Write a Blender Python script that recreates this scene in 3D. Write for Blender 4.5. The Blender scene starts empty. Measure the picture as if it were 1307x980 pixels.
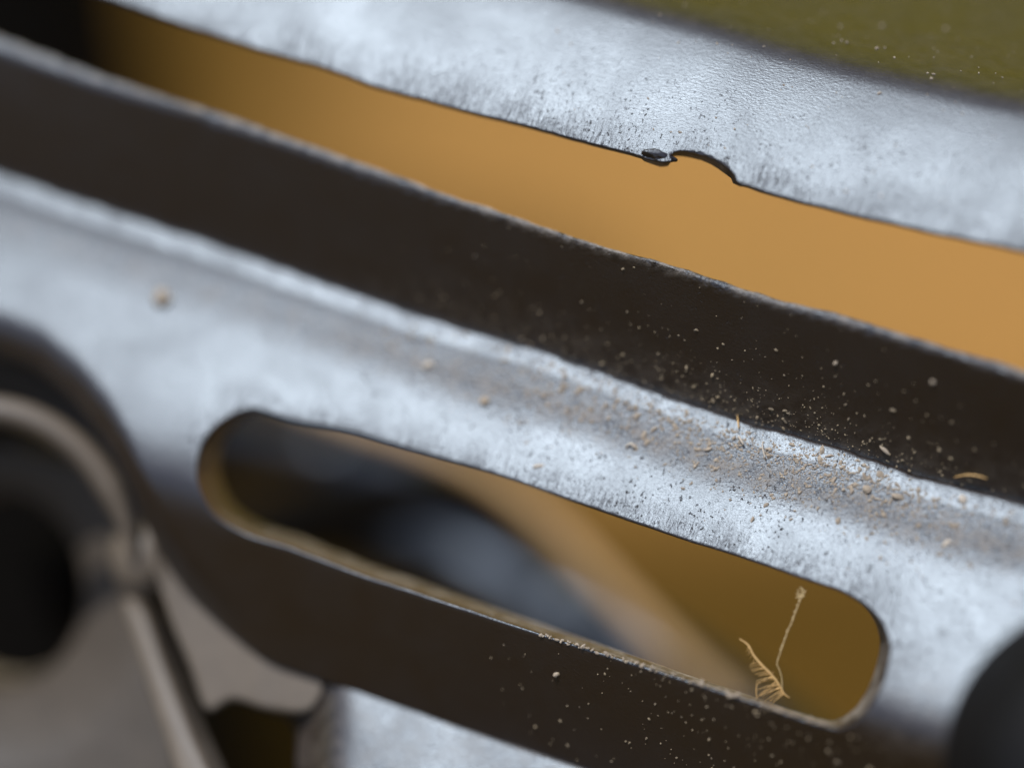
import bpy, bmesh, math, random
import numpy as np
from mathutils import Vector, Matrix
from mathutils.geometry import delaunay_2d_cdt

random.seed(7)
rng = np.random.default_rng(7)
SC = bpy.context.scene
COL = SC.collection

# ------------------------------------------------------------------ camera, sky, sun, exposure
U = 2.0e-5                 # one drawing unit of the casting = 0.02 mm
DIST = 3000.0              # camera to casting, in drawing units (60 mm)
PITCH = math.radians(30)   # camera looks down at the casting
FOCUS_Z = 55.0
H = 0.16                   # height of the casting above the ground
# frame of the casting: X right, Y up along its face, Z out of its face
AX = Vector((1, 0, 0))
AY = Vector((0, math.sin(PITCH), math.cos(PITCH)))
AZ = Vector((0, -math.cos(PITCH), math.sin(PITCH)))
ORI = Vector((0, 0, H))
FRAME = Matrix.Translation(ORI) @ Matrix((AX, AY, AZ)).transposed().to_4x4()

cam_d = bpy.data.cameras.new('camera')
cam = bpy.data.objects.new('camera', cam_d)
COL.objects.link(cam)
cam.matrix_world = FRAME @ Matrix.Translation((0, 0, DIST * U))
cam_d.sensor_width = 36
cam_d.lens = 36 * DIST / 1307.0
cam_d.clip_start = 0.002
cam_d.clip_end = 200
cam_d.dof.use_dof = True
cam_d.dof.focus_distance = (DIST - FOCUS_Z) * U
APERTURE_MM = 5.2
cam_d.dof.aperture_fstop = cam_d.lens / APERTURE_MM
SC.camera = cam

SUN_F = Vector((-0.286, 0.75, 0.595)).normalized()      # in the casting's frame
SUN_W = (SUN_F.x * AX + SUN_F.y * AY + SUN_F.z * AZ).normalized()
sun_el = math.asin(SUN_W.z)
sun_az = math.atan2(SUN_W.x, SUN_W.y)
world = bpy.data.worlds.new('World')
SC.world = world
world.use_nodes = True
wn = world.node_tree.nodes
wl = world.node_tree.links
sky = wn.new('ShaderNodeTexSky')
sky.sky_type = 'NISHITA'
sky.sun_disc = False
sky.sun_elevation = sun_el
sky.sun_rotation = sun_az
sky.dust_density = 2.0
wl.new(sky.outputs[0], wn['Background'].inputs[0])
wn['Background'].inputs[1].default_value = 0.13
sun_d = bpy.data.lights.new('sun', 'SUN')
sun_d.energy = 3.3
sun_d.angle = math.radians(0.6)
sun_d.color = (1.0, 0.965, 0.92)
sun = bpy.data.objects.new('sun', sun_d)
sun.rotation_euler = SUN_W.to_track_quat('Z', 'Y').to_euler()
COL.objects.link(sun)
SC.view_settings.view_transform = 'Standard'
SC.view_settings.look = 'None'
SC.view_settings.exposure = 0.0
SC.view_settings.gamma = 1.0
SC.render.engine = 'CYCLES'
SC.cycles.use_denoising = True
SC.cycles.max_bounces = 6

# ------------------------------------------------------------------ helpers
def P(x, y, z=0.0):
    """drawing position (x right, y down, z out) -> metres in the casting's frame"""
    k = (DIST - z) / DIST * U
    return ((x - 653.5) * k, (490.0 - y) * k, z * U)

def curve(pts):
    xs = np.array([p[0] for p in pts], float)
    ys = np.array([p[1] for p in pts], float)
    m = np.gradient(ys, xs)
    def f(x):
        x = np.asarray(x, float)
        i = np.clip(np.searchsorted(xs, x) - 1, 0, len(xs) - 2)
        h = xs[i + 1] - xs[i]
        t = (x - xs[i]) / h
        tc = np.clip(t, 0, 1)
        h00 = 2*tc**3 - 3*tc**2 + 1; h10 = tc**3 - 2*tc**2 + tc
        h01 = -2*tc**3 + 3*tc**2; h11 = tc**3 - tc**2
        v = h00*ys[i] + h10*h*m[i] + h01*ys[i+1] + h11*h*m[i+1]
        v = np.where(t < 0, ys[0] + m[0]*(x - xs[0]), v)
        v = np.where(t > 1, ys[-1] + m[-1]*(x - xs[-1]), v)
        return v
    return f

def lin(xs, ys):
    return lambda x: np.interp(x, xs, ys)

def tag(o, label=None, cat=None, group=None, kind=None):
    if label: o['label'] = label
    if cat: o['category'] = cat
    if group: o['group'] = group
    if kind: o['kind'] = kind
    return o

def link(name, me, mat, parent=None, framed=True):
    o = bpy.data.objects.new(name, me)
    COL.objects.link(o)
    if mat: me.materials.append(mat)
    if parent is not None:
        o.parent = parent
    elif framed:
        o.matrix_world = FRAME
    return o

def thing(name, label, cat, group=None):
    o = bpy.data.objects.new(name, None)
    COL.objects.link(o)
    o.empty_display_size = 0.002
    o.matrix_world = FRAME
    return tag(o, label, cat, group)

def resample(poly, step, closed=True):
    p = np.array(poly, float)
    if closed: p = np.vstack([p, p[:1]])
    seg = np.hypot(*(p[1:] - p[:-1]).T)
    s = np.concatenate([[0], np.cumsum(seg)])
    n = max(8, int(s[-1] / step))
    t = np.linspace(0, s[-1], n, endpoint=not closed)
    return np.stack([np.interp(t, s, p[:, 0]), np.interp(t, s, p[:, 1])], 1)

def smooth_loop(pts, step=4.0, closed=True):
    """Catmull-Rom through the points, then even spacing"""
    p = np.array(pts, float); n = len(p); out = []
    rngi = range(n) if closed else range(n - 1)
    for i in rngi:
        if closed:
            p0, p1, p2, p3 = p[(i-1) % n], p[i], p[(i+1) % n], p[(i+2) % n]
        else:
            p0, p1, p2, p3 = p[max(i-1, 0)], p[i], p[i+1], p[min(i+2, n-1)]
        for t in np.linspace(0, 1, 12, endpoint=False):
            out.append(0.5*((2*p1) + (-p0+p2)*t + (2*p0-5*p1+4*p2-p3)*t*t + (-p0+3*p1-3*p2+p3)*t**3))
    if not closed: out.append(p[-1])
    return resample(out, step, closed)

def inside(q, poly):
    x, y = q[:, 0], q[:, 1]
    r = np.zeros(len(q), bool)
    a = poly; b = np.roll(poly, -1, 0)
    for (x1, y1), (x2, y2) in zip(a, b):
        if y1 == y2: continue
        c = (y1 > y) != (y2 > y)
        r ^= c & (x < (x2 - x1) * (y - y1) / (y2 - y1) + x1)
    return r

def dist_to(q, polys):
    d = np.full(len(q), 1e9)
    for poly in polys:
        a = poly; b = np.roll(poly, -1, 0)
        for p1, p2 in zip(a, b):
            e = p2 - p1; L = e @ e
            if L == 0: continue
            w = q - p1
            t = np.clip((w @ e) / L, 0, 1)
            d = np.minimum(d, np.hypot(w[:, 0] - t*e[0], w[:, 1] - t*e[1]))
    return d

def fbm(x, y, seed=0, octs=4):
    """cheap smooth noise from summed sines"""
    r = np.random.default_rng(seed)
    v = 0; a = 1.0; f = 1.0
    for _ in range(octs):
        for _ in range(3):
            th = r.uniform(0, 6.28); ph = r.uniform(0, 6.28)
            v = v + a * np.sin(f*(x*math.cos(th) + y*math.sin(th)) + ph) / 3
        a *= 0.55; f *= 2.1
    return v

def sheet(name, outer, holes, zf, thick, mat, parent, r=5.0, grid=7.0, attrs=None, bounds=None, more=None):
    """a solid plate: front face at height zf, rounded edges of radius r, walls of depth thick(x, y), back face"""
    loops = [np.array(outer)] + [np.array(h) for h in holes]
    P2, E = [], []
    for L in loops:
        s = len(P2)
        P2 += [tuple(v) for v in L]
        E += [(s + i, s + (i + 1) % len(L)) for i in range(len(L))]
    nb = len(P2)
    extra = []
    def is_in(q):
        m = inside(q, loops[0])
        for h in loops[1:]: m &= ~inside(q, h)
        return m
    for L in loops:
        t = np.roll(L, -1, 0) - np.roll(L, 1, 0)
        t /= np.maximum(np.hypot(t[:, 0], t[:, 1]), 1e-9)[:, None]
        nrm = np.stack([-t[:, 1], t[:, 0]], 1)
        for d in (0.06*r, 0.25*r, 0.6*r, 1.0*r):
            for sg in (1, -1):
                q = L + sg * nrm * d
                q = q[is_in(q)]
                if len(q):
                    dd = dist_to(q, loops)
                    extra.append(q[dd > 0.8*d])
    lo = np.min(loops[0], 0); hi = np.max(loops[0], 0)
    gx, gy = np.meshgrid(np.arange(lo[0], hi[0], grid), np.arange(lo[1], hi[1], grid))
    g = np.stack([gx.ravel(), gy.ravel()], 1) + rng.uniform(-.15, .15, (gx.size, 2)) * grid
    if bounds is not None: g = g[bounds(g)]
    g = g[is_in(g)]
    g = g[dist_to(g, loops) > 1.25 * r]
    if more is not None:
        m_ = more[is_in(more)]; m_ = m_[dist_to(m_, loops) > 1.1 * r]
        extra.append(m_)
        key = set(map(tuple, np.round(m_/5).astype(int)))
        g = np.array([v for v in g if tuple(np.round(v/5).astype(int)) not in key])
    allp = np.vstack([np.array(P2)] + extra + [g])
    res = delaunay_2d_cdt([Vector(p) for p in allp], E, [], 0, 1e-4)
    V = np.array([[v.x, v.y] for v in res[0]])
    F = np.array(res[2])
    cen = V[F].mean(1)
    F = F[is_in(cen)]
    D = dist_to(V, loops)
    drop = np.where(D < r, r - np.sqrt(np.maximum(r*r - (r - np.minimum(D, r))**2, 0)), 0)
    Z = zf(V[:, 0], V[:, 1]) - drop
    T = thick(V[:, 0], V[:, 1]) * np.ones(len(V))
    k = (DIST - Z) / DIST * U
    front = np.stack([(V[:, 0]-653.5)*k, (490-V[:, 1])*k, Z*U], 1)
    back = front.copy(); back[:, 2] -= T * U
    a2 = V[F[:, 1]] - V[F[:, 0]]; b2 = V[F[:, 2]] - V[F[:, 0]]
    flip = (a2[:, 0]*b2[:, 1] - a2[:, 1]*b2[:, 0]) > 0      # y is down
    F = np.where(flip[:, None], F[:, ::-1], F)
    # boundary edges
    ed = {}
    for tri in F:
        for i in range(3):
            e = (int(tri[i]), int(tri[(i+1) % 3]))
            if (e[1], e[0]) in ed: del ed[(e[1], e[0])]
            else: ed[e] = 1
    n = len(V)
    mids = []; verts = [front, back]
    bv = sorted({v for e in ed for v in e})
    idx = {v: i for i, v in enumerate(bv)}
    ns = 3
    for s in range(1, ns):
        m = front[bv].copy(); m[:, 2] -= T[bv]*U*s/ns
        verts.append(m)
    def lev(v, s):
        if s == 0: return v
        if s == ns: return n + v
        return 2*n + (s-1)*len(bv) + idx[v]
    faces = [tuple(map(int, t)) for t in F] + [tuple(int(v) + n for v in t[::-1]) for t in F]
    for (a, b) in ed:
        for s in range(ns):
            faces.append((lev(a, s+1), lev(b, s+1), lev(b, s), lev(a, s)))
    allv = np.vstack(verts)
    me = bpy.data.meshes.new(name)
    me.from_pydata(allv.tolist(), [], faces)
    used = np.zeros(len(allv), bool)
    for nm, fn in (attrs or {}).items():
        at = me.attributes.new(nm, 'FLOAT', 'POINT')
        val = np.zeros(len(allv), np.float32)
        val[:n] = fn(V[:, 0], V[:, 1], D)
        if nm == 'dust': val[n:] = 1.8
        at.data.foreach_set('value', val)
    me.polygons.foreach_set('use_smooth', [True]*len(me.polygons))
    me.update()
    me.set_sharp_from_angle(angle=math.radians(50))
    return link(name, me, mat, parent)

def tube_mesh(bm, pts, rad, sides=6):
    """append a tube through 3-D points (metres, casting frame)"""
    pts = [Vector(p) for p in pts]
    rings = []
    up = Vector((0.3, 0.2, 1))
    for i, p in enumerate(pts):
        t = (pts[min(i+1, len(pts)-1)] - pts[max(i-1, 0)]).normalized()
        a = t.cross(up).normalized(); b = t.cross(a).normalized()
        rr = rad[i] if hasattr(rad, '__len__') else rad
        rings.append([bm.verts.new(p + (a*math.cos(q) + b*math.sin(q))*rr)
                      for q in [2*math.pi*j/sides for j in range(sides)]])
    for r0, r1 in zip(rings, rings[1:]):
        for j in range(sides):
            bm.faces.new((r0[j], r0[(j+1) % sides], r1[(j+1) % sides], r1[j]))
    bm.faces.new(rings[0][::-1]); bm.faces.new(rings[-1])

def bm_obj(name, bm, mat, parent=None, smooth=True, framed=True):
    me = bpy.data.meshes.new(name)
    bmesh.ops.recalc_face_normals(bm, faces=bm.faces[:])
    bm.to_mesh(me); bm.free()
    if smooth: me.polygons.foreach_set('use_smooth', [True]*len(me.polygons))
    me.update()
    return link(name, me, mat, parent, framed)

# ------------------------------------------------------------------ materials
class NT:
    def __init__(s, name):
        s.m = bpy.data.materials.new(name); s.m.use_nodes = True
        s.n = s.m.node_tree.nodes; s.l = s.m.node_tree.links
        s.b = s.n['Principled BSDF']
    def new(s, t, **kw):
        n = s.n.new(t)
        for k, v in kw.items():
            if k in ('operation', 'data_type', 'blend_type', 'attribute_name', 'vector_type', 'feature', 'noise_dimensions'):
                setattr(n, k, v)
            else: n.inputs[k].default_value = v
        return n
    def link(s, a, b): s.l.new(a, b)
    def val(s, x, inp):
        if isinstance(x, (int, float)): inp.default_value = x
        else: s.link(x, inp)
    def math(s, op, a, b=0.0, clamp=False):
        n = s.n.new('ShaderNodeMath'); n.operation = op; n.use_clamp = clamp
        s.val(a, n.inputs[0]); s.val(b, n.inputs[1])
        return n.outputs[0]
    def remap(s, x, a, b, c=0.0, d=1.0):
        n = s.n.new('ShaderNodeMapRange'); n.clamp = True
        s.link(x, n.inputs[0])
        for i, v in enumerate((a, b, c, d)): n.inputs[i+1].default_value = v
        return n.outputs[0]
    def coords(s, sx=1.0, sy=1.0, sz=1.0, rot=0.0):
        t = s.n.new('ShaderNodeTexCoord')
        m0 = s.n.new('ShaderNodeMapping'); m0.vector_type = 'POINT'
        m0.inputs['Rotation'].default_value = (0, 0, rot)
        k = 1.0 / U
        m0.inputs['Scale'].default_value = (k, k, k)
        s.link(t.outputs['Object'], m0.inputs[0])
        m = s.n.new('ShaderNodeMapping'); m.inputs['Scale'].default_value = (sx, sy, sz)
        s.link(m0.outputs[0], m.inputs[0])
        return m.outputs[0]
    def noise(s, vec, scale, detail=3.0, rough=0.5, dist=0.0):
        n = s.n.new('ShaderNodeTexNoise')
        n.inputs['Scale'].default_value = scale; n.inputs['Detail'].default_value = detail
        n.inputs['Roughness'].default_value = rough; n.inputs['Distortion'].default_value = dist
        s.link(vec, n.inputs['Vector'])
        return n.outputs['Fac']
    def attr(s, name):
        n = s.n.new('ShaderNodeAttribute'); n.attribute_name = name
        return n.outputs['Fac']
    def mixc(s, f, a, b):
        n = s.n.new('ShaderNodeMix'); n.data_type = 'RGBA'
        s.val(f, n.inputs[0])
        for x, i in ((a, 6), (b, 7)):
            if isinstance(x, tuple): n.inputs[i].default_value = (*x, 1)
            else: s.link(x, n.inputs[i])
        return n.outputs[2]

TILT_ROT = math.radians(19)     # turns the rails' direction onto X

def casting_material(name, base=(0.022, 0.0125, 0.0065), rough=0.385, ior=1.84, bump=1.0, tint=(0.68, 0.83, 1.0)):
    t = NT(name)
    c = t.coords()
    cr = t.coords(rot=TILT_ROT)
    streak_v = t.coords(0.21, 0.04, 0.05, rot=TILT_ROT)
    cr_s = t.coords(1.0, 0.6, 0.6, rot=TILT_ROT)
    cloud = t.noise(c, 0.011, 4, 0.55, 0.6)
    cloud2 = t.noise(c, 0.035, 3, 0.6, 0.3)
    grain = t.noise(c, 0.30, 2, 0.6)
    pits = t.noise(cr_s, 0.26, 2, 0.5)
    streak = t.noise(streak_v, 1.0, 3, 0.6, 0.4)
    edge = t.attr('edge'); dust = t.attr('dust'); pit = t.attr('pit')
    # dust film: dirt with a patchy outline
    film = t.math('MULTIPLY', t.remap(t.noise(c, 0.045, 5, 0.65), 0.38, 0.66), dust)
    col = t.mixc(t.math('MULTIPLY', film, 0.42, True), base, (0.42, 0.36, 0.29))
    worn = t.remap(cloud2, 0.35, 0.75)
    col2 = t.mixc(t.math('MULTIPLY', worn, 0.12), col, (0.040, 0.034, 0.030))
    t.link(col2, t.b.inputs['Base Color'])
    r = t.math('ADD', rough - 0.05, t.math('MULTIPLY', t.remap(cloud, 0.3, 0.7), 0.07))
    r = t.math('ADD', r, t.math('MULTIPLY', film, 0.18))
    t.link(r, t.b.inputs['Roughness'])
    t.b.inputs['IOR'].default_value = ior
    t.b.inputs['Specular Tint'].default_value = (*tint, 1)
    pm = t.math('MULTIPLY', t.math('MULTIPLY', t.remap(pits, 0.27, 0.36, 1.0, 0.0), t.remap(t.noise(c, 0.03, 3, 0.6), 0.42, 0.6)), pit)
    h = t.math('ADD', t.math('MULTIPLY', grain, 0.22), t.math('MULTIPLY', t.math('MULTIPLY', streak, t.math('MULTIPLY', edge, t.remap(t.noise(c, 0.022, 4, 0.6), 0.3, 0.62, 0.25, 1.25))), 1.8))
    h = t.math('SUBTRACT', h, t.math('MULTIPLY', pm, 1.3))
    h = t.math('ADD', h, t.math('MULTIPLY', t.noise(t.coords(0.012, 0.45, 0.45, rot=TILT_ROT), 1.0, 2, 0.7), 0.35))
    h = t.math('ADD', h, t.math('MULTIPLY', t.noise(c, 0.9, 2, 0.6), 0.12))
    h = t.math('ADD', h, t.math('MULTIPLY', t.noise(c, 0.05, 2, 0.5), 0.10))
    h = t.math('ADD', h, t.math('MULTIPLY', t.math('MULTIPLY', t.noise(c, 0.18, 3, 0.6), dust), 2.5))
    b = t.n.new('ShaderNodeBump')
    b.inputs['Strength'].default_value = bump
    b.inputs['Distance'].default_value = U
    t.link(h, b.inputs['Height'])
    t.link(b.outputs[0], t.b.inputs['Normal'])
    return t.m

def plain(name, col, rough=0.6, ior=1.45, var=0.25, scale=0.05, col2=None, bump=0.0):
    t = NT(name)
    c = t.coords()
    n = t.noise(c, scale, 4, 0.6)
    b = col2 or tuple(x*(1-var) for x in col)
    t.link(t.mixc(t.remap(n, 0.3, 0.7), col, b), t.b.inputs['Base Color'])
    t.link(t.remap(t.noise(c, scale*0.7, 3), 0.3, 0.7, rough*0.85, min(1, rough*1.15)), t.b.inputs['Roughness'])
    t.b.inputs['IOR'].default_value = ior
    if bump:
        bp = t.n.new('ShaderNodeBump'); bp.inputs['Strength'].default_value = 1.0
        bp.inputs['Distance'].default_value = U*bump
        t.link(n, bp.inputs['Height']); t.link(bp.outputs[0], t.b.inputs['Normal'])
    return t.m

M_cast = casting_material('worn_dark_casting')
M_hub = casting_material('dusty_hub_casting', base=(0.068, 0.054, 0.040), rough=0.6, ior=1.4, bump=0.5)
M_rib = casting_material('pale_rib_casting', base=(0.15, 0.122, 0.092), rough=0.55, ior=1.5, bump=0.5)
M_burr = plain('torn_metal', (0.03, 0.028, 0.027), 0.45, 1.6, 0.5, 0.2, bump=3)
M_black = plain('black_tube_paint', (0.005, 0.0055, 0.007), 0.33, 1.6, 0.3, 0.01)
M_black.node_tree.nodes['Principled BSDF'].inputs['Specular Tint'].default_value = (0.62, 0.76, 1.0, 1)
M_matte = plain('matte_black', (0.006, 0.005, 0.004), 0.95, 1.15, 0.3, 0.01)
M_tan = plain('tan_cord', (0.66, 0.44, 0.22), 0.8, 1.45, 0.2, 0.02)
M_rubber = plain('black_rubber', (0.006, 0.006, 0.007), 0.6, 1.3, 0.3, 0.03)
M_crumb = plain('tan_grit', (0.46, 0.39, 0.30), 0.8, 1.45, 0.5, 0.2, col2=(0.27, 0.22, 0.17))
M_pale = plain('pale_grit', (0.58, 0.52, 0.44), 0.7, 1.45, 0.2, 0.2)
M_grey = plain('grey_grit', (0.16, 0.135, 0.11), 0.6, 1.45, 0.4, 0.2)
M_dim = plain('dim_grit', (0.34, 0.27, 0.17), 0.6, 1.45, 0.5, 0.2, col2=(0.10, 0.08, 0.06))
M_straw = plain('dry_straw', (0.74, 0.48, 0.20), 0.6, 1.45, 0.3, 0.2)
M_fibre = plain('fine_fibre', (0.70, 0.55, 0.30), 0.5, 1.45, 0.2, 0.2)

def ground_material():
    t = NT('ochre_earth')
    tc = t.n.new('ShaderNodeTexCoord')
    def nz(s, d=5):
        n = t.n.new('ShaderNodeTexNoise'); n.inputs['Scale'].default_value = s; n.inputs['Detail'].default_value = d
        t.link(tc.outputs['Object'], n.inputs['Vector']); return n.outputs['Fac']
    grass = t.attr('grass')
    earth = t.mixc(t.remap(nz(40), 0.3, 0.7), (0.41, 0.218, 0.063), (0.33, 0.174, 0.052))
    earth = t.mixc(t.math('MULTIPLY', t.remap(nz(9, 2), 0.42, 0.62), 0.55), earth, (0.30, 0.17, 0.05))
    earth = t.mixc(t.attr('ground_shade'), earth, t.mixc(t.remap(nz(55), 0.3, 0.7), (0.100, 0.055, 0.008), (0.074, 0.039, 0.006)))  # browner earth here stands in for shade
    green = t.mixc(t.remap(nz(14), 0.35, 0.65), (0.52, 0.50, 0.005), (0.42, 0.37, 0.01))
    t.link(t.mixc(grass, earth, green), t.b.inputs['Base Color'])
    t.b.inputs['Roughness'].default_value = 0.95
    t.b.inputs['Specular IOR Level'].default_value = 0.1
    b = t.n.new('ShaderNodeBump'); b.inputs['Distance'].default_value = 0.004; b.inputs['Strength'].default_value = 0.6
    t.link(nz(300), b.inputs['Height']); t.link(b.outputs[0], t.b.inputs['Normal'])
    return t.m

# ------------------------------------------------------------------ the ground, with an unseen grassy bank added for the top rail's reflection
BANK0, BANK1, BANK_H = 0.8, 2.6, 2.6
nx, ny = 90, 120
xs = np.concatenate([-np.geomspace(30, 0.02, nx//2), np.geomspace(0.02, 30, nx//2)])
ys = np.concatenate([-np.geomspace(30, 0.02, 40), np.linspace(0, 0.4, 60), np.linspace(0.44, 3, 50), np.geomspace(3.1, 30, 20)])
gv, ga = [], []
for y in ys:
    for x in xs:
        s = min(max((y - BANK0) / (BANK1 - BANK0), 0), 1)
        s = s*s*(3 - 2*s)
        gv.append((x, y, BANK_H*s + 0.03*s*math.sin(3*x + 2*y) + 0.0015*math.sin(37*x+5)*math.sin(41*y)))
        ga.append(min(1, s*5))
gf = [(j*len(xs)+i, j*len(xs)+i+1, (j+1)*len(xs)+i+1, (j+1)*len(xs)+i) for j in range(len(ys)-1) for i in range(len(xs)-1)]
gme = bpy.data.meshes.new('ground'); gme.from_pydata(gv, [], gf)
ad = gme.attributes.new('ground_shade', 'FLOAT', 'POINT')
ad.data.foreach_set('value', np.array([max(np.clip((0.275 + 0.05*x - y)/0.05, 0, 1), np.clip((-0.014 - x)/0.048, 0, 1)**0.8) for x, y, z in gv], np.float32))  # shade painted as darker earth, towards the camera and fading in from the left
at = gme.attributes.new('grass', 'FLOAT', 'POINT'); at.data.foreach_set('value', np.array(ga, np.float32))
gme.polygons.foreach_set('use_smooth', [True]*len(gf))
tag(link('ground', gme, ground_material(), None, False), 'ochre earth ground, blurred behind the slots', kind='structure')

# ------------------------------------------------------------------ outlines of the casting (drawing units)
E1 = curve([(-500, -225), (-200, -118), (0, -48), (100, -15), (178, 13), (303, 55), (438, 96), (464, 106), (558, 133), (666, 160), (767, 187),
            (827, 203), (938, 233), (978, 246), (1062, 268), (1153, 289), (1307, 321), (1500, 364), (1800, 430)])
E2 = curve([(-500, -148), (-200, -27), (0, 46), (135, 98), (280, 145), (438, 200), (575, 249), (656, 276), (720, 299), (800, 322), (867, 342),
            (951, 369), (1086, 406), (1170, 431), (1305, 473), (1500, 534), (1800, 628)])
E3 = curve([(-500, 45), (-200, 152), (0, 222), (100, 256), (303, 322), (430, 367), (581, 417), (699, 451), (767, 475), (870, 512), (968, 544),
            (1069, 572), (1170, 607), (1307, 643), (1500, 700), (1800, 788)])
SLOPE = 0.35
def tilt(x): return SLOPE * (np.asarray(x, float) - 900.0)
C19 = math.cos(math.radians(19))

qs = np.arange(0, 901.0)
S_q = np.interp(qs, [0, 20, 25, 33, 60, 100, 170, 250, 290, 318, 345, 420, 700, 900], [0.52, 0.52, 0.26, 0.30, 0.42, 0.48, 0.52, 0.44, 0.22, -0.20, -0.52, -0.60, -0.60, -0.60])
Z_q = np.concatenate([[0], np.cumsum((S_q[1:] + S_q[:-1]) / 2)])
def z_slot(x, y):
    q = (np.asarray(y, float) - E3(x)) * C19
    bead = np.where((q > -4) & (q < 24), (0.7*fbm(x*0.13, y*0.13, 3, 4))*np.exp(-((q - 11)/8.0)**2), 0)
    base = np.interp(q, qs, Z_q)
    # back face of the bead runs down into the crease
    base = np.where(q < 0, q * 1.0, base)
    xx = np.asarray(x, float)
    dl = np.interp(xx, LOX, LOY) - np.asarray(y, float)
    rnd = np.where(xx < 330, np.clip(1 - dl*0.75/48, 0, 1)**2 * 46 * np.clip((330 - xx)/120, 0, 1), 0)
    return tilt(x) + base + bead - rnd + 0.35*fbm(x*0.009, y*0.014, 5, 2)
LOX = [-450, -200, -60, 0, 49, 98, 137, 160, 188, 210, 238, 276, 315, 353, 410]
LOY = [400, 430, 447, 455, 475, 517, 566, 608, 672, 716, 756, 793, 826, 850, 869]
def z_mid(x, y):
    p = (E3(x) - np.asarray(y, float)) * C19
    d = (np.asarray(y, float) - E2(x)) * C19
    w = np.interp(x, [0, 130, 262, 270, 340, 450, 600, 700, 860, 900, 1000, 1100, 1300], [19, 15, 10, 13, 11, 11, 8, 4, 3, 6, 8, 9, 9])
    ch = np.where(d < w, (w - d) * 1.06, 0)
    return tilt(x) - 6 + 0.55*p - 0.0003*(p - 80)**2 - ch + 0.7*fbm(x*0.02, y*0.02, 9, 3)
ts = np.arange(0, 901.0)
S_t = np.interp(ts, [0, 30, 70, 120, 160, 178, 192, 215, 300, 900], [0.44, 0.48, 0.51, 0.56, 0.64, 1.2, 2.3, 3.1, 3.3, 3.3])
Z_t = np.concatenate([[0], np.cumsum((S_t[1:] + S_t[:-1]) / 2)])
def z_top(x, y):
    t = np.maximum((E1(x) - np.asarray(y, float)) * C19, 0)
    return tilt(x) + 95 - np.interp(t, ts, Z_t) + 0.3*fbm(x*0.009, y*0.015, 15, 2)

casting = thing('slotted_casting', 'worn dark metal casting of parallel rails with a long rounded slot, seen close up', 'metal casting')

# top rail, with its torn notch
lo1 = [(x, float(E1(x)) + 0.8*float(fbm(x*0.07, 0, 21, 4)) ) for x in np.arange(-450, 822, 5.0)]
notch = [(823, 203.5), (834, 206), (846, 208), (856, 207), (859, 203), (856, 199), (861, 195), (868, 193.5), (877, 194), (888, 196), (900, 199), (912, 204),
         (922, 210), (931, 217), (937, 224), (939, 231), (946, 236.5)]
lo1 += notch + [(x, float(E1(x)) + 0.7*float(fbm(x*0.07, 0, 22, 4))) for x in np.arange(952, 1760, 5.0)]
up1 = [(x, min(float(E1(x)) - 70, max(float(E1(x)) - 365, -55))) for x in np.arange(1760, -451, -30.0)]
out1 = np.vstack([np.array(lo1), resample(up1, 14, False)])
edgeA = lambda x, y, D: np.clip(1 - (E1(x) - y) * C19 / 62, 0, 1)**1.1
pitA = lambda x, y, D: np.clip(1 - (E1(x) - y) * C19 / 130, 0, 1) * np.clip((x - 350) / 400, 0, 1)
dustA = lambda x, y, D: np.clip(((E1(x) - y)*C19 - 172) / 40, 0, 0.10)
sheet('top_rail', out1, [], z_top, lambda x, y: np.interp(x, [820, 850, 930, 945], [20, 60, 60, 20]), M_cast, casting, r=2.6, grid=7,
      attrs={'edge': edgeA, 'pit': pitA, 'dust': dustA})

# middle rail: the dark face
up2 = [(x, float(E2(x)) + 1.4*float(fbm(x*0.07, 0, 31, 4))) for x in np.arange(-450, 1760, 5.0)]
lo2 = [(x, float(E3(x)) + 4) for x in np.arange(1760, -451, -7.0)]
out2 = np.array(up2 + lo2)
dustB = lambda x, y, D: np.maximum(0.3*np.clip(1 - (E3(x) - y)/70, 0, 1) * np.clip((x - 300)/500, 0, 1),
                                   1.7*np.clip(1 - (y - E2(x))/13, 0, 1))
sheet('middle_rail', out2, [], z_mid, lambda x, y: 60.0, M_cast, casting, r=3.0, grid=7,
      attrs={'edge': lambda x, y, D: np.clip(1 - D/14, 0, 1)*0.5, 'pit': lambda x, y, D: 0.25 + 0*x, 'dust': dustB})

# slotted rail: bead, bright shoulder, slot, dark lower face
slot = smooth_loop([(323, 523), (372, 537), (438, 549), (507, 569), (632, 606), (733, 641), (867, 687), (950, 713), (1018, 737), (1078, 758), (1116, 784), (1134, 822),
                    (1127, 865), (1106, 905), (1078, 926), (1049, 924), (968, 897), (868, 864), (699, 811), (560, 765), (457, 731), (428, 720), (372, 699),
                    (316, 681), (276, 657), (256, 622), (253, 590), (263, 560), (288, 536)], 4.5)
slot = slot + 0.35*np.stack([fbm(slot[:, 0]*0.08, slot[:, 1]*0.08, 41, 3), fbm(slot[:, 0]*0.08, slot[:, 1]*0.08, 42, 3)], 1)
up3 = [(x, float(E3(x)) - 1 + 1.6*float(fbm(x*0.10, 0, 43, 4))) for x in np.arange(-450, 1760, 5.0)]
lo3 = smooth_loop([(1760, 1330), (1300, 1172), (1000, 1066), (800, 1000), (700, 967), (583, 929), (506, 902), (410, 869), (353, 850), (315, 826), (276, 793), (238, 756), (210, 716),
                   (188, 672), (160, 608), (137, 566), (98, 517), (49, 475), (0, 455), (-60, 447), (-200, 430), (-450, 400)], 6, False)
out3 = np.vstack([np.array(up3), lo3])
def thick3(x, y): return np.interp(x, [240, 420, 700, 880, 1100, 1200], [215, 165, 125, 62, 55, 90])
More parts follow.
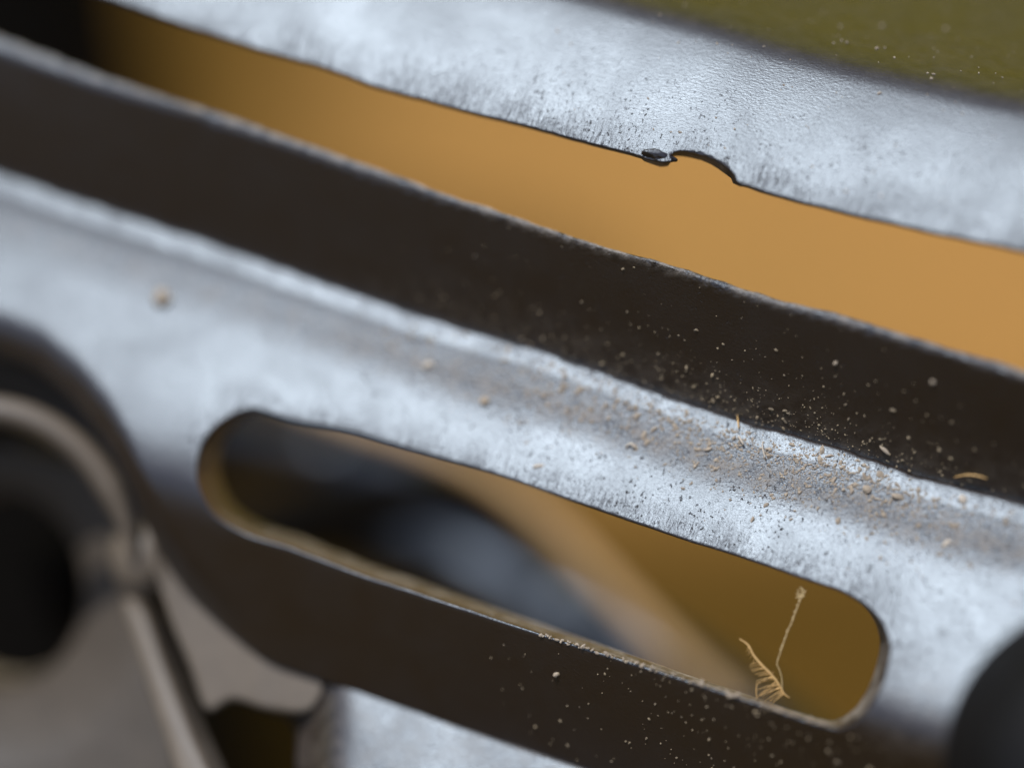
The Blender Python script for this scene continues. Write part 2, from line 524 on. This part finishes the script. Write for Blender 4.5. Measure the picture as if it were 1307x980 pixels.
def edge3(x, y, D):
    q = (y - E3(x))*C19
    ds = dist_to(np.stack([x, y], 1), [slot])
    a = np.clip(1 - ds/48, 0, 1) * np.clip((300 - q)/60, 0, 1)
    return np.maximum(a, np.clip(1 - np.abs(q-9)/14, 0, 1)*0.5)
def dust3(x, y, D):
    q = (y - E3(x))*C19
    a = np.clip(1.0 - np.abs(q - 58)/40, 0, 1)
    web = 0.35*np.clip(1 - np.hypot(x-1170, y-900)/90, 0, 1)
    return np.maximum(a*np.interp(x, [0, 300, 600, 1000], [0.35, 0.5, 0.9, 1.0]), web)
def pit3(x, y, D):
    q = (y - E3(x))*C19
    return np.clip((280 - q)/60, 0, 1)*np.clip((x - 350)/350, 0.1, 1)
bead_pts = np.array([(x + 2.5*(i % 2), float(E3(x)) + q/C19) for i, q in enumerate((5.5, 8, 10.5, 13, 15.5, 18, 20.5, 23, 26, 29.5, 33.5)) for x in np.arange(-300, 1600, 5.0)])
sheet('slotted_rail', out3, [slot], z_slot, thick3, M_cast, casting, r=4.0, grid=6.5, more=bead_pts,
      attrs={'edge': edge3, 'pit': pit3, 'dust': dust3})

# burr at the notch
bm = bmesh.new()
bmesh.ops.create_icosphere(bm, subdivisions=4, radius=1.0)
bx, by = 842, 199.5
bz = float(z_top(bx, by)) - 2
for v in bm.verts:
    c = v.co
    k = 1 + 0.30*float(fbm(c.x*3.4+1, c.y*3.4+c.z*2, 51, 5))
    ang = math.radians(14)
    lx, ly = c.x*19*k, c.y*8.5*k
    v.co = Vector(P(bx + lx*math.cos(ang) - ly*math.sin(ang), by + lx*math.sin(ang) + ly*math.cos(ang), bz + c.z*5*k))
tag(bm_obj('burr', bm, M_cast, casting), 'small dark torn burr at the notch in the top rail')

# recessed hub behind the left end ------------------------------------------------
def zplane(z0, sx=0.0, sy=0.0, x0=0, y0=0):
    return lambda x, y: z0 + sx*(np.asarray(x, float)-x0) + sy*(np.asarray(y, float)-y0) + 2*fbm(x*0.01, y*0.01, 77, 3)
none = {'dust': lambda x, y, D: 0.12 + 0*x}
def circle(cx, cy, rx, ry=None, n=80):
    ry = ry or rx
    a = np.linspace(0, 2*math.pi, n, endpoint=False)
    return np.stack([cx + rx*np.cos(a), cy + ry*np.sin(a)], 1)
# floor plate with the bore and two pockets
bore = circle(4, 752, 104, 122)
crescent = smooth_loop([(-90, 515), (0, 505), (45, 528), (82, 560), (98, 592), (60, 580), (0, 570), (-90, 580)], 8)
pocket = smooth_loop([(262, 905), (300, 893), (345, 905), (378, 925), (392, 1010), (360, 1080), (250, 1080), (232, 985)], 8)
gap = smooth_loop([(186, 780), (212, 772), (244, 850), (272, 920), (300, 1010), (258, 1020), (226, 940), (200, 860)], 8)
floor_out = smooth_loop([(-450, 380), (40, 430), (180, 560), (300, 720), (420, 830), (470, 900), (520, 1100), (100, 1250), (-450, 1250)], 12)
def z_floor(x, y):
    base = -420 + 0.30*(np.asarray(y, float) - 700) + 0.15*(np.asarray(x, float) - 150)
    d = np.hypot((x - 4)/104.0, (y - 752)/122.0)
    cup = np.where(d < 1.9, -70*(1 - np.clip((d - 1)/0.9, 0, 1))**1.5, 0)
    return base + cup + 2*fbm(x*0.012, y*0.012, 78, 3)
sheet('hub_plate', floor_out, [bore, crescent, pocket, gap], z_floor, lambda x, y: 140.0, M_hub, casting, r=14, grid=13, attrs=none)
# raised lip curving round the left opening, and the boss at its end
bm = bmesh.new()
NL, Mx = 64, 18
ring = []
for i in range(NL):
    f = i/(NL-1)
    a = math.radians(-150 + 142*f)
    w = 19*min(1, 0.25 + 4*f*(1-f)*1.3)
    row = []
    for j in range(Mx):
        b = 2*math.pi*j/Mx
        row.append(bm.verts.new(P(-25 + (198 + w*math.cos(b))*math.cos(a), 745 + (222 + w*math.cos(b))*math.sin(a), -250 + 60*f*0 + 1.5*w*math.sin(b))))
    ring.append(row)
for i in range(NL-1):
    for j in range(Mx):
        bm.faces.new((ring[i][j], ring[i+1][j], ring[i+1][(j+1) % Mx], ring[i][(j+1) % Mx]))
bm.faces.new(ring[0]); bm.faces.new(ring[-1][::-1])
bm_obj('hub_lip', bm, M_rib, casting)
bm = bmesh.new()
bmesh.ops.create_icosphere(bm, subdivisions=4, radius=1.0)
for v in bm.verts:
    c = v.co
    k = 1 + 0.05*float(fbm(c.x*2, c.y*2 + c.z, 61, 3))
    v.co = Vector(P(186 + 46*c.x*k, 712 + 54*c.y*k, -310 + 60*c.z))
bm_obj('boss', bm, M_rib, casting)
web = smooth_loop([(190, 690), (240, 745), (318, 812), (408, 858), (398, 906), (345, 906), (298, 893), (264, 906), (242, 850), (214, 780)], 6)
sheet('web', web, [], lambda x, y: z_slot(x, np.interp(x, LOX, LOY)) - 8 + 0.12*(np.asarray(y, float) - np.interp(x, LOX, LOY)), lambda x, y: 150.0, M_rib, casting, r=8, grid=8,
      attrs={'dust': lambda x, y, D: 0.1 + 0*x})
# rib
rib = smooth_loop([(158, 772), (174, 766), (190, 790), (212, 850), (244, 930), (290, 1040), (252, 1060), (214, 950), (182, 850)], 6)
sheet('rib', rib, [], lambda x, y: -235 + 0.5*(np.asarray(y, float)-800) + tilt(x) - tilt(190), lambda x, y: 90.0, M_rib, casting, r=12, grid=8, attrs=none)
# bright foot below the slotted rail
foot = smooth_loop([(386, 884), (406, 862), (440, 870), (520, 899), (620, 935), (720, 969), (860, 1019), (900, 1100), (640, 1140), (400, 1120), (378, 1000)], 6)
def z_foot(x, y):
    x = np.asarray(x, float)
    ye = 868 + 0.335*(x-410)
    q = (np.asarray(y, float) - ye)*C19
    return z_slot(x, ye) + 2 + 0.5*q - 70*np.exp(-((x - 372)/38.0)**2) + 2*fbm(x*0.02, y*0.02, 88, 3)
sheet('foot', foot, [], z_foot, lambda x, y: 120.0, M_cast, casting, r=8, grid=8,
      attrs={'dust': lambda x, y, D: 0.3 + 0*x, 'pit': lambda x, y, D: 0.2 + 0*x})

# ------------------------------------------------------------------ out-of-focus things behind and beside the casting
def long_tube(name, pts, rad, mat, label, cat):
    p = smooth_loop([(a, b) for a, b, c in pts], 25, False)
    zz = np.interp(np.linspace(0, 1, len(p)), np.linspace(0, 1, len(pts)), [c for a, b, c in pts])
    bm = bmesh.new()
    rr = rad*U if np.isscalar(rad) else np.interp(np.linspace(0, 1, len(p)), np.linspace(0, 1, len(rad)), rad)*U
    tube_mesh(bm, [P(x, y, z) for (x, y), z in zip(p, zz)], rr, 28)
    return tag(bm_obj(name, bm, mat), label, cat)
long_tube('black_tube', [(-100, 420, -1900), (120, 490, -2150), (330, 558, -2150), (520, 602, -1900), (680, 720, -1750), (900, 980, -1700), (1100, 1400, -1700)],
          74, M_black, 'black tube out of focus behind the left half of the slot, under the tan cord', 'tube')
long_tube('black_pipe', [(430, 660, -1650), (520, 690, -1620), (620, 735, -1540), (735, 800, -1420), (890, 885, -1250), (1130, 1060, -1000)],
          92, M_black, 'glossy black tube with a blue grey sheen out of focus under the tan cord', 'tube')
long_tube('black_hose', [(60, 760, -1150), (200, 715, -1180), (330, 682, -1200), (450, 648, -1230), (560, 630, -1250), (640, 668, -1270), (700, 745, -1300)],
          np.linspace(95, 24, 80), M_matte, 'matt black hose arching over the glossy tube behind the slot', 'hose')
long_tube('tan_cord', [(300, 470, -1250), (430, 528, -1250), (550, 570, -1250), (640, 618, -1250), (720, 690, -1250), (795, 768, -1250), (868, 842, -1250), (945, 914, -1250), (1100, 1060, -1250)],
          19, M_tan, 'blurred tan cord running along the black tube behind the slot', 'cord')
long_tube('black_post', [(-420, -1800, -10000), (-300, -300, -10000), (-230, 300, -10000), (-130, 900, -10000), (0, 2200, -10000)],
          2000, M_matte, 'broad black post far behind the left ends of the rails', 'post')
# black knob in front at the lower right corner
bm = bmesh.new()
prof = [(0, 150), (60, 146), (110, 132), (150, 105), (172, 66), (178, 20), (178, -60), (168, -80), (60, -90), (60, -290), (0, -290)]
prof = [tuple(p) for p in smooth_loop(prof[:8], 12, False)] + prof[8:]
NK = 64
rows = []
kc = (1436, 992, 420)
for r_, z_ in prof:
    rows.append([bm.verts.new(Vector(P(kc[0], kc[1], kc[2])) + Vector((r_*math.cos(2*math.pi*i/NK), r_*math.sin(2*math.pi*i/NK), z_))*U*1.06) for i in range(NK)])
for a, b in zip(rows, rows[1:]):
    for i in range(NK):
        try: bm.faces.new((a[i], a[(i+1) % NK], b[(i+1) % NK], b[i]))
        except ValueError: pass
bmesh.ops.remove_doubles(bm, verts=bm.verts[:], dist=U*0.05)
tag(bm_obj('rubber_knob', bm, M_rubber), 'rounded black knob, out of focus, at the right end of the slotted rail', 'knob')

# ------------------------------------------------------------------ dust, crumbs and fibres
def surf(x, y):
    """height of the casting's face under a drawing point"""
    x1 = np.asarray(x, float); y1 = np.asarray(y, float)
    return np.where(y1 < E1(x1), z_top(x1, y1), np.where(y1 < E3(x1), z_mid(x1, y1), z_slot(x1, y1)))

ICO_V, ICO_F = None, None
bm = bmesh.new(); bmesh.ops.create_icosphere(bm, subdivisions=1, radius=1.0)
ICO_V = np.array([v.co[:] for v in bm.verts]); ICO_F = [tuple(v.index for v in f.verts) for f in bm.faces]; bm.free()

def grit(name, spots, mat, label):
    """many tiny grains as one mesh: spots = (x, y, radius, elongation, angle)"""
    V, F = [], []
    for (x, y, r, e, a) in spots:
        z = float(surf(x, y)) + 0.35*r
        k = 1 + rng.uniform(-0.3, 0.3, len(ICO_V))
        q = ICO_V * k[:, None] * np.array([r*e, r, r*0.7])
        ca, sa = math.cos(a), math.sin(a)
        c = P(x, y, z)
        s = len(V)
        for p in q:
            V.append((c[0] + (p[0]*ca - p[1]*sa)*U, c[1] + (p[0]*sa + p[1]*ca)*U, c[2] + p[2]*U))
        F += [(f[0]+s, f[1]+s, f[2]+s) for f in ICO_F]
    me = bpy.data.meshes.new(name); me.from_pydata(V, [], F); me.update()
    return tag(link(name, me, mat), label, kind='stuff')

spots = []
sl_in = lambda x, y: inside(np.array([[x, y]]), slot)[0]
while len(spots) < 2300:           # band along the crease below the bead
    x = rng.triangular(420, 1060, 1340)
    q = abs(rng.normal(0, 36)) + rng.uniform(3, 22)
    y = float(E3(x)) + q/C19
    if sl_in(x, y): continue
    spots.append((x, y, min(0.5 + rng.exponential(0.52), 3.4), rng.uniform(0.8, 2.4), rng.uniform(0, 6.28)))
grit('crease_dust', spots, M_crumb, 'tan dust gathered along the pale bead below the dark middle rail')
spots = []
while len(spots) < 700:            # dark face of the middle rail, thicker to the lower edge
    x = rng.triangular(480, 1000, 1330)
    f = min(rng.exponential(0.22), 0.95)
    y = float(E3(x)) - 3 - f*(float(E3(x)) - float(E2(x)) - 12)
    spots.append((x, y, min(0.35 + rng.exponential(0.36), 2.2), rng.uniform(0.8, 2.2), rng.uniform(0, 6.28)))
grit('dark_face_dust', spots, M_dim, 'fine tan dust specks scattered on the dark middle rail')
spots = []
while len(spots) < 200:            # lower dark face
    x = rng.triangular(620, 960, 1250)
    y = rng.uniform(800, 985)
    q = (y - float(E3(x)))*C19
    if sl_in(x, y) or q < 335 or y > 930 + 0.33*(x-583): continue
    spots.append((x, y, min(0.45 + rng.exponential(0.45), 2.4), rng.uniform(0.8, 1.6), rng.uniform(0, 6.28)))
grit('lower_face_dust', spots, M_dim, 'dust specks on the dark face below the slot')
spots = []
while len(spots) < 150:            # top rail specks
    x = rng.uniform(700, 1320); y = rng.uniform(-5, 290)
    t = (float(E1(x)) - y)*C19
    if t < 20 or rng.uniform() > (0.25 + 0.75*min(1, max(0, (t-120)/120))): continue
    spots.append((x, y, min(0.5 + rng.exponential(0.42), 2.4), rng.uniform(0.8, 2.4), rng.uniform(0, 6.28)))
grit('top_rail_dust', spots, M_crumb, 'pale dust specks on the upper part of the top rail')
spots = []
while len(spots) < 160:            # lower rim of the slot
    x = rng.uniform(690, 1060)
    y = float(np.interp(x, [690, 868, 968, 1049], [808, 863, 896, 923])) + rng.uniform(-1, 3)
    spots.append((x, y, min(0.7 + rng.exponential(0.7), 2.6), rng.uniform(0.8, 2.0), rng.uniform(0, 6.28)))
grit('slot_rim_dust', spots, M_crumb, 'tan dust clinging to the lower rim of the slot')

def crumb(x, y, rx, ry, ang, mat, label, name='dirt_crumb', seed=1):
    bm = bmesh.new(); bmesh.ops.create_icosphere(bm, subdivisions=3, radius=1.0)
    z = float(surf(x, y)) + 0.4*min(rx, ry)
    ca, sa = math.cos(ang), math.sin(ang)
    for v in bm.verts:
        c = v.co.copy()
        k = 1 + 0.22*float(fbm(c.x*2.2 + seed, c.y*2.2 + c.z*1.7, seed, 3))
        lx, ly, lz = c.x*rx*k, c.y*ry*k, c.z*0.8*min(rx, ry)*k
        v.co = Vector(P(x, y, z)) + Vector((lx*ca - ly*sa, lx*sa + ly*ca, lz))*U
    return tag(bm_obj(name, bm, mat, smooth=False), label, 'crumb', 'loose crumbs of dirt on the casting')
crumb(618, 512, 6, 7, 0, M_crumb, 'round tan crumb alone on the grey shoulder above the middle of the slot', seed=1)
crumb(206, 380, 11, 12, 0.3, M_crumb, 'blurred tan crumb on the left part of the bright shoulder', seed=2)
crumb(547, 467, 9, 5.5, 0.1, M_pale, 'pale flake beside the bead, left of the round tan crumb', seed=3)
crumb(1209, 693, 6, 3.5, 0.6, M_pale, 'cream crumb on the bright web at the right end of the slot', seed=4)
crumb(1106, 624, 6, 5, -0.3, M_crumb, 'brown crumb just below the bead near the right end', seed=5)
crumb(1146, 634, 9, 4, -0.2, M_crumb, 'flattened tan clump of dirt below the bead, right of the brown crumb', seed=6)
crumb(1229, 637, 5, 6, 0.2, M_pale, 'cream crumb sitting on the bead at the far right', seed=7)
crumb(1129, 574, 7, 2.6, -0.8, M_crumb, 'elongated tan flake on the dark middle rail just above the bead', seed=8)
crumb(1190, 488, 3.2, 2.8, 0, M_crumb, 'small tan speck high on the right part of the dark middle rail', seed=9)
crumb(686, 595, 7, 3, 0.2, M_pale, 'thin white flake close above the slot edge', seed=10)
crumb(1066, 464, 3.2, 2.6, 0.4, M_crumb, 'dull speck at the middle of the dark rail, right half', seed=11)
crumb(710, 861, 4, 3, 0.5, M_crumb, 'speck on the dark face under the middle of the slot', seed=12)

def fibre(name, pts, r, mat, label, cat='fibre', lift=3.0):
    p = smooth_loop(pts, 3, False)
    bm = bmesh.new()
    n = len(p)
    tube_mesh(bm, [P(x, y, float(surf(x, y)) + lift*(1 + 0.8*math.sin(3.1*i/n))) for i, (x, y) in enumerate(p)],
              [r*U*(0.5 + 0.5*math.sin(math.pi*(0.1 + 0.8*i/n))) for i in range(n)], 5)
    return tag(bm_obj(name, bm, mat), label, cat, 'loose fibres on the casting')
fibre('straw_fibre', [(1218, 609), (1232, 606), (1247, 607), (1260, 611)], 1.1, M_straw, 'golden fibre lying on the dark middle rail near its right end')
fibre('straw_fibre', [(941, 530), (942, 538), (943, 547)], 1.1, M_straw, 'short upright fibre at the edge of the bead')
fibre('straw_fibre', [(973, 565), (974, 575), (977, 585)], 1.1, M_pale, 'pale short fibre just below the bead, right of centre')
fibre('straw_fibre', [(942, 556), (946, 562), (949, 568)], 1.5, M_pale, 'thick pale fibre below the bead, left of the short upright ones')
fibre('straw_fibre', [(798, 570), (805, 566), (810, 572)], 1.4, M_pale, 'curled pale fibre on the grey shoulder above the slot')

# feathery dry plume and the thread standing in the slot
plume = thing('dry_plume', 'tiny dry straw coloured plume caught on the lower rim of the slot', 'plume')
zf0 = 95.0
def pts3(l, z0=zf0, dz=0.0):
    p = smooth_loop(l, 2.0, False)
    n = len(p)
    return [P(x, y, z0 + dz*i/max(n-1, 1)) for i, (x, y) in enumerate(p)]
quill = [(944, 815), (955, 823), (962, 836), (972, 848), (984, 860), (994, 873), (1001, 885), (1008, 890)]
bm = bmesh.new()
q3 = pts3(quill)
tube_mesh(bm, q3, [U*(0.5 + 1.1*math.sin(math.pi*min(1, 0.08 + 0.9*i/len(q3)))) for i in range(len(q3))], 6)
bm_obj('quill', bm, M_straw, plume)
ql = smooth_loop(quill, 1.0, False)
def barb(i, ex, ey, r=0.55, bend=2.0, dz=8):
    sx_, sy_ = ql[min(i, len(ql)-1)]
    mx, my = (sx_+ex)/2 + bend, (sy_+ey)/2 - bend
    bm = bmesh.new()
    p = pts3([(sx_, sy_), (mx, my), (ex, ey)], zf0, random.uniform(-dz, dz))
    tube_mesh(bm, p, [r*U*(1 - 0.7*j/len(p)) for j in range(len(p))], 4)
    bm_obj('barb', bm, M_straw, plume)
nq = len(ql)
for f, ex, ey in [(.14, 953, 832), (.2, 954, 836), (.25, 957, 840), (.32, 960, 846), (.42, 957, 848), (.46, 956, 851), (.50, 958, 855), (.53, 960, 857), (.56, 963, 860),
                  (.6, 968, 862), (.64, 966, 873), (.68, 964, 872), (.72, 967, 888), (.76, 970, 887), (.8, 972, 892), (.85, 975, 895), (.9, 985, 897), (.6, 988, 857), (.7, 991, 866),
                  (.78, 966, 880), (.66, 965, 869), (.82, 968, 889), (.88, 980, 896)]:
    barb(int(f*nq), ex, ey, r=random.uniform(0.45, 0.8), bend=random.uniform(0.5, 3.0))
bm = bmesh.new(); tube_mesh(bm, pts3([(966, 873), (965, 881), (966, 890), (968, 897)]), U*0.6, 4); bm_obj('barb', bm, M_straw, plume)

thread = thing('dry_thread', 'fine beaded dry thread with a small tuft on top rising beside the plume', 'thread')
tl = [(998.5, 880), (997.5, 864), (994.6, 854), (991.7, 846), (996.5, 831), (1004, 809), (1011, 792), (1018, 774), (1022, 762)]
bm = bmesh.new(); t3 = pts3(tl, zf0, 10); tube_mesh(bm, t3, U*0.55, 5); bm_obj('stem', bm, M_fibre, thread)
tq = smooth_loop(tl, 2.0, False)
bm = bmesh.new()
for _ in range(26):
    i = int(rng.uniform(0.3, 0.97)*len(tq)); x, y = tq[i]
    m = Matrix.Translation(P(x + rng.uniform(-1.5, 1.0), y + rng.uniform(-1, 1), zf0 + 10*i/len(tq)))
    bmesh.ops.create_icosphere(bm, subdivisions=1, radius=U*rng.uniform(0.6, 1.3), matrix=m)
tag(bm_obj('bead', bm, M_fibre, thread), kind='stuff')
for ex, ey, mx, my in [(1023, 750, 1027, 755), (1016, 757, 1018, 758), (1029, 753, 1026, 757), (1016, 763, 1019, 761), (1018, 752, 1020, 756), (1027, 760, 1025, 761), (1021, 749, 1024, 754)]:
    bm = bmesh.new(); tube_mesh(bm, pts3([(1022, 763), (mx, my), (ex, ey)], zf0+10), U*0.6, 4)
    bm_obj('tuft_hair', bm, M_fibre, thread)
